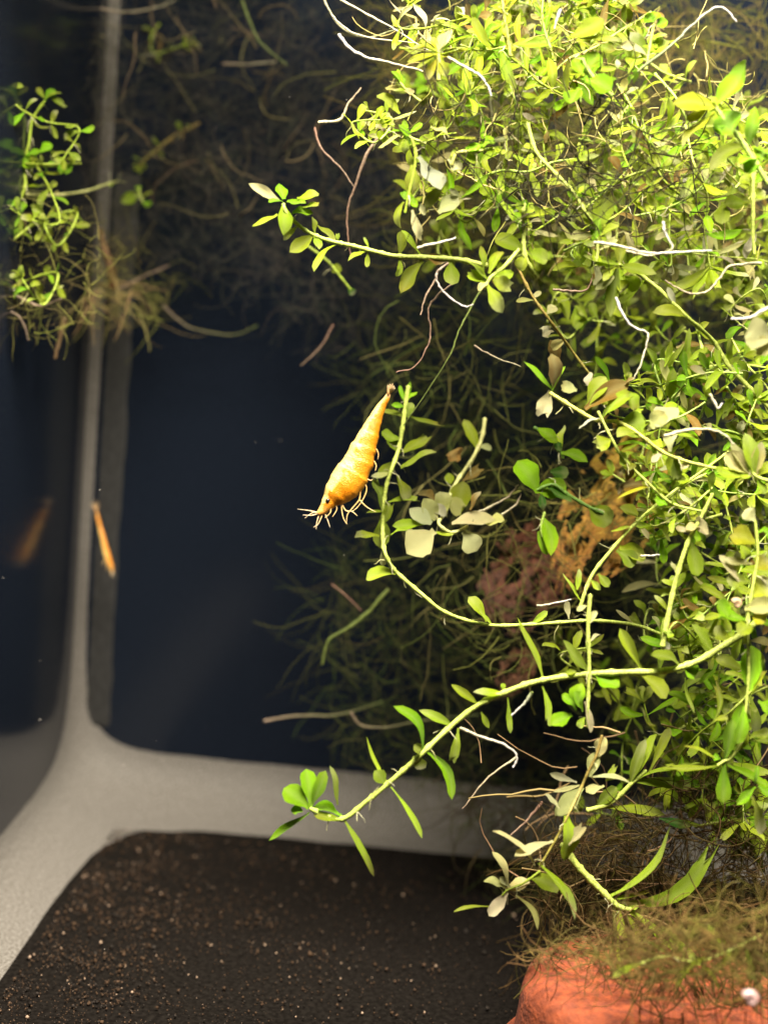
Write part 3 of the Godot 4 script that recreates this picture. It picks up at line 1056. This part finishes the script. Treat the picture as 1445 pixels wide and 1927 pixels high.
	plant("leafy_stem", "golden-brown stem carrying the tangle's middle band of cream leaves", "water plant", "1035 740 0.287, 1075 765, 1120 790, 1165 795, 1205 820 0.284, 1245 850, 1290 868, 1350 882, 1420 892", 11, "k",
		"1040 735 985 680 15 g|1038 735 1065 690 14 g|1036 735 1018 785 24 p|1040 730 1035 665 22 b|1100 770 1185 722 28 b|1105 765 1140 710 26 o|1085 735 1055 725 18 p|1130 790 1195 740 24 o|1160 800 1215 790 34 o|1200 815 1160 825 30 o|1230 800 1275 768 36 p|1225 805 1250 775 26 p|1260 850 1272 810 22 p|1300 870 1280 880 9 w|1330 880 1410 895 16 y|1270 860 1275 905 18 o|1245 850 1225 870 10 w|1110 730 1110 700 16 w|1180 735 1190 775 20 o", "", "")
	plant("leafy_stem", "thin yellow stem slanting down across the decaying leaf", "water plant", "1125 775 0.286, 1150 825, 1175 865, 1220 910, 1260 945, 1300 958, 1340 965", 8, "y",
		"1150 830 1120 845 26 o|1160 845 1180 880 26 y|1225 912 1275 905 9 y|1225 915 1160 940 16 k|1225 905 1245 925 12 y|1260 895 1280 860 34 o|1215 880 1222 845 10 o|1130 785 1090 805 9 w 6|1180 868 1185 885 20 k|1255 950 1230 940 16 g|1260 905 1290 900 14 o", "", "")
	plant("leafy_stem", "rosette of glowing white-green leaves fanning open near the frame edge", "water plant", "1445 905 0.28, 1420 895, 1400 870", 10, "y",
		"1415 895 1375 830 26 p|1418 890 1400 815 22 y|1420 890 1432 830 20 p|1412 898 1345 880 18 y|1425 895 1450 870 16 y|1410 892 1365 850 26 p|1425 900 1440 930 14 y|1415 895 1390 905 12 y", "", "")
	plant("leafy_stem", "ruffled cream leaf alone at the frame edge under a white root", "water plant", "1470 640 0.272, 1455 630", 9, "p", "1460 640 1400 632 52 p|1458 650 1420 655 30 p", "", "")
	plant("leafy_stem", "olive leaf cluster crowding the upper end of the sloping runner", "water plant", "1400 1210 0.276, 1408 1150, 1418 1090, 1425 1040, 1420 980", 10, "y",
		"1405 1170 1350 1165 30 g|1410 1120 1450 1100 44 k|1400 1145 1455 1135 26 p|1410 1095 1365 1090 22 o|1415 1180 1385 1190 26 y|1420 1070 1445 1050 26 k|1415 1060 1360 1050 14 p|1420 1020 1370 1010 32 k|1425 1000 1450 1010 26 g|1370 1160 1350 1130 26 g|1390 1095 1352 1045 13 p|1415 1160 1440 1170 30 k|1420 980 1400 960 22 p", "", "")
	plant("leafy_stem", "fresh green shoot with finger-like leaves under the runner's upper end", "water plant", "1395 1395 0.28, 1375 1425, 1362 1432, 1350 1440", 10, "y",
		"1362 1432 1360 1512 22 g|1362 1430 1378 1352 24 g|1350 1430 1284 1405 11 y|1350 1440 1248 1440 13 o|1390 1400 1396 1322 24 g|1368 1438 1450 1480 15 g|1380 1405 1395 1375 10 y|1355 1428 1340 1425 12 g|1420 1480 1385 1515 14 g|1425 1480 1450 1500 18 g|1420 1475 1425 1440 8 g|1415 1500 1432 1570 22 o|1410 1390 1450 1380 20 o", "", "")
	plant("leafy_stem", "thin stalk with hanging lance leaves dropping from the runner's upper end", "water plant", "1405 1190 0.278, 1408 1250, 1405 1310, 1398 1370", 9, "y",
		"1410 1300 1415 1215 30 g|1400 1330 1385 1400 20 g|1340 1360 1345 1285 9 o 12|1345 1355 1370 1350 9 o|1405 1290 1360 1270 16 o|1425 1320 1450 1340 24 g|1412 1300 1440 1260 18 o", "", "")
	plant("leafy_stem", "stalk of cream boat-shaped leaves hanging under the runner", "water plant", "1132 1385 0.285, 1122 1420, 1105 1455, 1092 1485, 1068 1535 0.282, 1045 1580, 1015 1630", 8, "b",
		"1128 1425 1140 1388 22 p|1110 1462 1120 1415 19 p|1085 1472 1034 1455 11 w|1090 1478 1040 1490 10 p|1115 1462 1186 1480 11 p|1136 1478 1102 1490 20 p|1096 1482 1044 1535 25 p|1052 1522 1024 1495 13 p|1066 1535 1058 1616 30 y|1070 1590 1102 1554 18 p|1040 1582 968 1612 20 p|1006 1628 924 1567 20 w|1012 1625 1077 1732 20 y|1140 1470 1158 1440 10 o", "", "")
	plant("leafy_stem", "loose cluster of narrow pale leaves at the lowest end of the cream stalk", "water plant", "1015 1640 0.286, 985 1662, 955 1675, 945 1685", 7, "o",
		"955 1665 924 1604 11 p 4|950 1672 909 1659 17 p|950 1675 997 1655 21 p|955 1680 919 1724 19 w|970 1685 1010 1750 10 p -8|920 1706 853 1718 11 o|1000 1650 1052 1672 26 o|960 1670 940 1650 10 p", "", "")
	plant("branching_plant", "thick olive-green plant forking into long curved blades above the pot", "water plant", "1058 1590 0.29, 1080 1622, 1105 1650, 1140 1685, 1162 1705, 1185 1712", 20, "y",
		"1148 1685 1258 1555 22 y 18|1150 1692 1218 1678 9 o|1170 1700 1340 1590 24 y 40|1162 1705 1160 1840 15 y -8|1172 1710 1228 1802 14 y|1180 1712 1325 1820 20 y|1155 1830 1028 1880 18 o 10|1180 1708 1200 1700 14 y|1185 1710 1250 1780 12 y", "", "")
	plant("branching_plant", "sprawling grassy shoot lying over the pot's overgrown side", "water plant", "1430 1760 0.262, 1370 1790, 1310 1810, 1250 1800, 1200 1815", 8, "y", "1370 1790 1330 1740 9 y|1330 1800 1270 1860 10 o 8|1310 1808 1350 1870 9 y|1260 1800 1210 1770 9 o|1220 1810 1150 1840 10 y 6|1290 1808 1240 1745 8 o|1400 1775 1420 1850 10 o|1380 1785 1330 1840 9 o")
	plant("branching_plant", "dim olive plant with stiff forking blades beside the cream stalk", "water plant", "1105 1525 0.3, 1150 1510, 1190 1472, 1215 1450", 14, "y",
		"1190 1470 1236 1380 22 y|1185 1475 1215 1390 16 o|1200 1465 1320 1440 18 y|1130 1520 1250 1535 15 y|1125 1515 1160 1480 18 o|1190 1470 1300 1480 16 o|1220 1455 1260 1370 14 o|1240 1540 1300 1555 14 d", "", "")
	plant("leafy_stem", "green leafy stem hanging dim in the water behind the side of the tank", "water plant", "5 430 0.345, 30 390, 48 350, 45 310, 55 270, 62 225, 85 190", 9, "o",
		"0 202 30 190 24 g|45 290 75 285 16 g|75 285 100 273 20 g|48 292 55 320 22 g|10 345 50 352 24 o|50 350 95 347 22 o|15 240 30 225 20 g|60 220 95 240 9 o 10|85 190 105 170 14 g|85 185 70 165 9 o|90 180 125 200 9 o|85 190 118 178 9 y|40 400 45 380 16 g|20 260 5 225 22 g|30 300 5 320 14 o", "", "")
	plant("leafy_stem", "thin pale runner stretching from the dim green stem towards a tiny leaf pair", "water plant", "5 362 0.344, 60 367 0.35, 110 367 0.365, 165 359, 200 347 0.38, 220 342", 8, "p", "216 345 205 350 7 y|60 367 30 350 12 o|110 366 105 360 6 p", "", "")
	plant("leafy_stem", "tiny floating sprig of three leaves past the pale runner's end", "water plant", "262 355 0.392, 265 370, 272 385", 5, "y", "265 365 228 378 17 y|262 360 260 350 9 g|266 370 288 360 9 o|272 380 278 390 17 g", "", "")
	plant("leafy_stem", "dim olive sprig hanging high against the dark back pane", "water plant", "300 45 0.41, 285 70, 290 100, 330 90, 360 80", 6, "o", "", "22 22 8 oodb", "")
	plant("leafy_stem", "brownish sprig drooping across the middle of the dim web", "water plant", "375 232 0.405, 330 255, 290 285, 262 312", 7, "b", "", "20 20 9 obo", "")
	plant("leafy_stem", "faint leafless green stem sloping behind the long reaching stem", "water plant", "575 460 0.345, 615 490, 640 520, 660 545", 7, "o", "625 512 640 500 14 o|655 540 665 555 12 d", "", "")

	# stems that nothing tells apart
	fill("tangled_stem", "yellow-green stem lost in the dense upper tangle", "stems in the upper tangle", "760 40, 1120 0, 1220 80, 1290 160, 1445 190, 1445 500, 1180 480, 1000 420, 780 380, 740 200", 0.294, 0.325, 46, ["25 54 15 yyg", "30 72 17 yyg", "28 64 14 yyp", "26 56 15 yyo", "20 40 12 ygyp", "22 46 16 oyb", "25 50 13 ypw"], "yog", Vector2(0.2, 0.3))
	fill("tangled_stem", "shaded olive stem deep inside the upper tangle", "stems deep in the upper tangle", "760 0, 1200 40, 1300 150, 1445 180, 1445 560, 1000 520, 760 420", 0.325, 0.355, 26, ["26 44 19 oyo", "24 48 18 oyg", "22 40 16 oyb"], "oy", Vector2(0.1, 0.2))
	fill("tangled_stem", "pale yellow stem in the thick middle tangle", "stems in the middle tangle", "1200 700, 1445 640, 1445 1180, 1340 1150, 1260 1000, 1180 860", 0.291, 0.322, 34, ["24 56 16 yyo", "24 64 16 yyg", "28 64 14 gpy", "26 56 16 ygy", "22 46 14 ygp", "22 46 15 yyb"], "yg", Vector2(0.0, 0.4))
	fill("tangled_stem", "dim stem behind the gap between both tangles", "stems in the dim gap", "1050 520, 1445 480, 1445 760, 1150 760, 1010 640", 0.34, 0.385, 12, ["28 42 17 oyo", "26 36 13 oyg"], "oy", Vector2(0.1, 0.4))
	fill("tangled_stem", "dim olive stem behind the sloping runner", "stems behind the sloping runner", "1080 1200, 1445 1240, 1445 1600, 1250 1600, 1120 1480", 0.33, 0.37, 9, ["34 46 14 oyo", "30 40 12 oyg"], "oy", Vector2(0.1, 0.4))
	fill("tangled_stem", "fresh green stem crowded beneath the runner's upper end", "stems beneath the runner's upper end", "1260 1200, 1445 1180, 1445 1580, 1340 1560, 1250 1400", 0.295, 0.33, 15, ["30 66 16 ygo", "26 54 14 yog", "28 60 18 oyg"], "yo", Vector2(-0.2, 0.4))
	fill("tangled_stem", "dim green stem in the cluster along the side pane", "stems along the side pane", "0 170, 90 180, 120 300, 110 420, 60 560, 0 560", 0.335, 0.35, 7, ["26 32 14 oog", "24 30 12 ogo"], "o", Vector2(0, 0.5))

	# roots and twigs one can tell apart
	var white := Color(0.66, 0.62, 0.60)
	var cream := Color(0.55, 0.50, 0.32)
	var tan := Color(0.34, 0.24, 0.17)
	var rust := Color(0.24, 0.13, 0.09)
	var green := Color(0.16, 0.20, 0.05)
	var rl := "white root curving down from the tangle's upper open side into the dark"
	for q in [
		["white_root", "bright white root curving into the tangle from its upper open side", "638 66 0.285, 660 92, 690 108, 730 117, 795 134", 9, white, cream],
		["white_root", "white root tip curving downwards in front of the star-shaped tuft", "842 108 0.28, 878 128, 905 145, 920 168, 924 180", 8, cream, white],
		["white_root", "straight white root broken off above the lime sprig", "1054 18 0.28, 1048 35, 1043 54", 9, white, cream],
		["white_root", "arched white root rising over the dim corner of the tangle", "1200 135 0.28, 1270 78, 1300 48, 1340 17, 1362 17, 1385 40", 8, green, white],
		["white_root", "long white root jutting out flat from the rosette", "1118 456 0.276, 1170 464, 1220 476, 1270 475, 1338 471", 8, cream, white],
		["white_root", "second pale root just under the long flat white one", "1178 472 0.279, 1215 480, 1250 476, 1264 468", 6, cream, cream],
		["white_root", "short white root standing on the long flat one", "1247 418 0.276, 1252 440, 1264 462, 1262 470", 8, white, cream],
		["white_root", "white kinked root between the rosette and the dark hollow", "1158 560 0.285, 1170 590, 1190 615, 1215 625, 1218 640, 1205 685, 1192 712", 8, white, cream],
		["white_root", "thick white root entering from the frame edge above the cream leaf", "1470 570 0.27, 1440 582, 1410 597, 1375 600", 10, cream, white],
		["white_root", "smooth beige root snaking below the tall bare stalk", "1432 495 0.284, 1400 497, 1370 502, 1352 525, 1330 548, 1300 553, 1265 537, 1252 528", 8, cream, tan],
		["white_root", "white root lying on the long reaching stem", "786 466 0.282, 820 458, 857 448", 8, cream, white],
		["white_root", "pale root hooked under the long reaching stem", "842 497 0.286, 822 512, 824 535, 845 560, 875 577, 890 572", 7, tan, white],
		["white_root", "white pointed root hanging from the sloping runner", "1002 1302 0.282, 985 1325, 962 1347", 9, green, white],
		["white_root", "thin white root hooked at its tip below the sloping runner", "865 1370 0.281, 905 1386, 945 1400, 968 1415, 972 1430, 966 1443", 8, cream, white],
		["white_root", "short white root lying across the runner near the rusty leaf", "1010 1140 0.29, 1045 1135, 1075 1128", 6, cream, white],
		["white_root", "white root stub at the tangle's middle beside the green stem", "1205 1046 0.29, 1240 1044", 8, cream, white],
		["white_root", "curved cream root crossing the middle tangle's glowing rosette", "1250 820 0.277, 1300 808, 1350 812, 1380 835", 9, cream, cream],
		["white_root", "bent white root near the top of the middle tangle", "1335 742 0.28, 1350 768, 1358 758", 8, cream, white],
		["brown_root", "long brown twisted root hanging behind the long reaching stem", "725 240 0.315, 690 290, 672 340, 655 390, 654 440, 660 480", 8, tan, rust],
		["brown_root", "thin rusty root branching towards the long brown twisted one", "592 240 0.32, 605 280, 640 315, 665 350", 6, rust, tan],
		["brown_root", "forked tan root high on the tangle's open side", "600 230 0.31, 640 225, 655 195, 680 165", 9, cream, tan],
		["brown_root", "thin tan root dangling from the hooked pale root", "860 530 0.295, 832 548, 806 580, 810 620, 805 650, 780 690, 745 700", 6, tan, rust],
		["brown_root", "greenish thread sloping from the pale hook towards the shrimp's plant", "905 545 0.31, 880 590, 860 630, 840 680, 760 800", 6, green, green],
		["brown_root", "tan root arching beside the whorl's underside", "820 525 0.29, 800 560, 792 592", 6, tan, tan],
		["brown_root", "fine tan twig sloping under the whorl", "892 650 0.31, 930 672, 980 690", 5, tan, cream],
		["brown_root", "brown twig with bent end below the upright shoot", "1040 545 0.3, 1080 548, 1104 545, 1115 522", 7, tan, rust],
		["brown_root", "tan root rising from the pale dying stem to the dark green fork", "895 966 0.318, 930 950, 955 935, 975 912", 7, cream, tan],
		["brown_root", "short tan root beside the pale dying stem's white leaf", "945 968 0.316, 970 950, 980 930", 7, cream, tan],
		["brown_root", "straight tan root leaning on the pale floor seam", "972 1425 0.31, 920 1462, 870 1522", 6, cream, tan],
		["brown_root", "reddish root stub near the floor seam and cream stalk", "1020 1510 0.315, 990 1545, 960 1572", 8, rust, tan],
		["brown_root", "long hair-thin root trailing from the hanging root fan", "308 575 0.405, 340 605, 370 620, 440 630, 485 612", 5, tan, green],
		["brown_root", "faint pale root lying across the top of the dim web", "420 120 0.4, 470 121, 520 116", 6, tan, cream],
		["brown_root", "curved pale root along the upper frame edge", "160 0 0.4, 200 18, 250 22, 300 12, 330 0", 6, tan, cream],
		["brown_root", "green stalk hanging from the upper frame edge", "455 0 0.38, 470 40, 490 80, 540 122", 7, green, green],
		["brown_root", "grey-green thread entering the tangle from the upper edge", "610 0 0.315, 640 50, 690 70, 730 60, 790 45", 6, cream, green],
		["brown_root", "straight cream root crossing in front of the star-shaped tuft", "640 0 0.3, 700 32, 750 60, 805 95", 7, cream, cream],
		["brown_root", "pale thread meeting the star-shaped tuft from the open side", "625 30 0.3, 660 60, 720 75, 780 80", 6, cream, cream],
		["brown_root", "short reddish thread curving alone in the dark water", "626 612 0.36, 605 650, 567 687", 5, rust, tan],
		["brown_root", "thick greenish root hanging low behind the shrimp's plant", "730 1110 0.36, 690 1155, 650 1185, 618 1205, 606 1250", 11, green, green],
		["brown_root", "thin rusty root low in the dark water beside the green one", "625 1100 0.36, 655 1125, 680 1150", 5, rust, rust],
		["brown_root", "faint root reaching flat over the dark back pane above the seam", "498 1357 0.385, 560 1347, 640 1345, 720 1320", 7, tan, green],
		["brown_root", "faint looping root above the floor seam near the runner", "660 1340 0.37, 680 1365, 730 1368, 800 1355, 900 1345", 6, tan, green],
		["driftwood_twig", "orange-brown twig with a pale tip rising out of the root fan", "215 540 0.402, 208 500, 196 465, 190 432", 26, Color(0.18, 0.085, 0.03), Color(0.30, 0.18, 0.08)],
		["driftwood_twig", "dull brown twig hanging below the root fan", "122 600 0.36, 112 640, 104 675", 16, Color(0.12, 0.075, 0.035), Color(0.16, 0.10, 0.05)],
		["brown_root", "stiff pale root pointing away from the root fan's crown", "225 545 0.4, 270 520, 318 500", 8, tan, tan],
		["brown_root", "bent tan root along the side pane under the dim green stem", "0 548 0.345, 40 560, 75 575, 120 560", 7, tan, tan],
		["brown_root", "forked tan root in the low corner of the root fan", "10 580 0.345, 40 600, 55 640", 6, tan, tan],
	]:
		var o_label: String = q[1]
		strand(q[0], o_label, "root" if q[0] != "driftwood_twig" else "twig", q[2], q[3], q[4], q[5])
	var g := Geo.new()
	# fan of hanging roots under the dim plants
	for k in 38:
		var a := rng.randf_range(-0.5, 2.6)
		var l := rng.randf_range(60, 130)
		var x := 215.0 + rng.randf_range(-60, 40)
		var y := 555.0 + rng.randf_range(-30, 20)
		var d := rng.randf_range(0.385, 0.412)
		var p := Vector2(x, y)
		var dir := Vector2.from_angle(a)
		var line := PackedVector3Array()
		for i in 8:
			line.append(at(p.x, p.y, d))
			p += dir * l / 8.0
			dir = dir.rotated(rng.randf_range(-0.1, 0.2))
			d = clampf(d + rng.randf_range(-0.001, 0.001), 0.38, 0.413)
		var col := Color(0.16, 0.15, 0.05).lerp(Color(0.22, 0.14, 0.07), rng.randf())
		g.tube(line, radii(8, 0.0002, 0.00006), 4, shades(8, col, col, 0.1))
	hairs(g, "0 420, 130 390, 190 440, 200 520, 190 600, 60 640, 0 600", 0.338, 0.356, 110, 40, 110, 0.16, Color(0.13, 0.14, 0.03), Color(0.12, 0.09, 0.04), Vector2(0, 0.4))
	hairs(g, "170 420, 250 440, 330 520, 300 640, 200 600", 0.385, 0.411, 110, 40, 110, 0.18, Color(0.13, 0.14, 0.03), Color(0.12, 0.09, 0.04), Vector2(0, 0.4))
	tag(part("root_fan", g, M.hair), "fan of olive roots hanging before the pale upright seam", "roots", "", "stuff")
	# floating plants, unseen, added to shade the dim corner where the roots hang
	g = Geo.new()
	for k in 520:
		var p := Vector3(SIDE + 0.003 + rng.randf() * 0.085, 0.243 + rng.randf() * 0.012, BACK + 0.004 + rng.randf() * 0.125)
		var l := rng.randf_range(0.004, 0.009)
		var d := Vector3(rng.randfn(), rng.randfn() * 0.15, rng.randfn()).normalized()
		var pad := blade(p, p + d * l, l * 0.75, Vector3(rng.randf_range(-0.3, 0.3), 1, rng.randf_range(-0.3, 0.3)).normalized(), Vector3.ZERO, tint("o"), tint("o"), 1)
		var first := g.v.size()
		g.v.append_array(pad.v)
		g.n.append_array(pad.n)
		g.c.append_array(pad.c)
		g.t.append_array(pad.t)
		for q in pad.ix:
			g.ix.append(q + first)
	tag(part("floating_shade_mat", g, M.leaf), "unseen mat of small floating leaves added to shade the back corner", "floating plants", "", "stuff")
	# webs of fine algae
	g = Geo.new()
	hairs(g, "90 0, 760 0, 760 560, 640 660, 480 560, 260 470, 110 420, 60 200", 0.390, 0.413, 3000, 30, 130, 0.10, Color(0.045, 0.048, 0.032), Color(0.065, 0.052, 0.042), Vector2(0.1, 0.1), 0.6)
	hairs(g, "60 0, 640 0, 640 420, 300 400, 60 300", 0.385, 0.410, 60, 60, 160, 0.34, Color(0.10, 0.095, 0.04), Color(0.14, 0.09, 0.06))
	tag(part("algae_web", g, M.hair), "dim brownish web of fine algae over the back pane", "algae", "", "stuff")
	g = Geo.new()
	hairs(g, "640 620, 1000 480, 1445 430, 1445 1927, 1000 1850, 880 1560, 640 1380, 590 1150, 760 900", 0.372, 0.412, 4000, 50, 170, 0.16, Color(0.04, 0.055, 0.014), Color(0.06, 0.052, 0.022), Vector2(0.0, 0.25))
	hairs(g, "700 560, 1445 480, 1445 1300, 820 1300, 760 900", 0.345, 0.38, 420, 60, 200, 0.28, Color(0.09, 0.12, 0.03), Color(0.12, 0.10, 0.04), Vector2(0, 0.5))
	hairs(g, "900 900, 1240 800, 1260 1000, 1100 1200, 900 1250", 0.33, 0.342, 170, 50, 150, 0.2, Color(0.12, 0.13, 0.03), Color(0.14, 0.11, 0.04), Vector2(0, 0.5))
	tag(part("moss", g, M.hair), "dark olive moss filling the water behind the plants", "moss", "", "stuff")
	g = Geo.new()
	hairs(g, "690 0, 1445 0, 1445 580, 1100 560, 760 470", 0.35, 0.40, 3000, 50, 160, 0.22, Color(0.07, 0.075, 0.015), Color(0.09, 0.065, 0.025))
	hairs(g, "730 20, 1200 0, 1445 150, 1445 470, 1000 450, 770 400", 0.295, 0.335, 260, 40, 120, 0.3, Color(0.17, 0.17, 0.04), Color(0.28, 0.22, 0.09))
	tag(part("moss", g, M.hair), "yellowish moss threads packed between the upper tangle's stems", "moss", "", "stuff")
	g = Geo.new()
	hairs(g, "800 160, 1340 150, 1340 440, 980 430, 800 330", 0.272, 0.288, 210, 60, 190, 0.24, Color(0.014, 0.015, 0.008), Color(0.028, 0.024, 0.014), Vector2.ZERO, 0.5)
	hairs(g, "820 1420, 1000 1400, 1010 1600, 860 1600", 0.37, 0.40, 90, 40, 120, 0.3, Color(0.04, 0.032, 0.02), Color(0.05, 0.035, 0.02))
	tag(part("black_algae", g, M.hair), "fine black algae threads netted over the yellow tangle", "algae", "", "stuff")
	g = Geo.new()
	hairs(g, "1010 1580, 1250 1480, 1445 1420, 1445 1940, 1010 1940, 1020 1790", 0.295, 0.345, 2800, 40, 150, 0.22, Color(0.036, 0.03, 0.010), Color(0.05, 0.03, 0.014), Vector2(0.1, 0.2))
	hairs(g, "970 1790, 1100 1765, 1300 1760, 1200 1800, 1000 1810", 0.262, 0.29, 220, 40, 130, 0.2, Color(0.075, 0.065, 0.02), Color(0.10, 0.055, 0.025), Vector2(0.3, 0.3))
	hairs(g, "1080 1760, 1445 1700, 1445 1920, 1200 1900", 0.252, 0.285, 380, 50, 150, 0.26, Color(0.075, 0.065, 0.02), Color(0.10, 0.055, 0.025), Vector2(0.3, 0.1))
	hairs(g, "1110 1800, 1200 1750, 1445 1700, 1445 1890, 1320 1865, 1180 1840", 0.243, 0.268, 430, 40, 130, 0.18, Color(0.085, 0.085, 0.018), Color(0.10, 0.055, 0.022), Vector2(0.1, 0.2))
	hairs(g, "880 1440, 1300 1300, 1445 1500, 1445 1800, 1000 1760", 0.30, 0.34, 60, 80, 220, 0.45, Color(0.16, 0.12, 0.05), Color(0.2, 0.12, 0.07), Vector2(-0.2, 0.2))
	tag(part("root_mat", g, M.hair), "brown root mat heaped over the pot and the floor", "roots", "", "stuff")
	# specks adrift
	g = Geo.new()
	for k in 26:
		var p := at(rng.randf_range(0, 760), rng.randf_range(0, 1927), rng.randf_range(0.25, 0.40))
		var s := rng.randf_range(0.00005, 0.00012)
		g.tube(PackedVector3Array([p, p + Vector3(s, s * 0.7, 0)]), PackedFloat32Array([s, s * 0.6]), 5, shades(2, Color(0.3, 0.27, 0.24), Color(0.3, 0.27, 0.24)))
	tag(part("drifting_specks", g, M.grit), "tiny pale specks drifting in the dark water", "specks", "", "stuff")
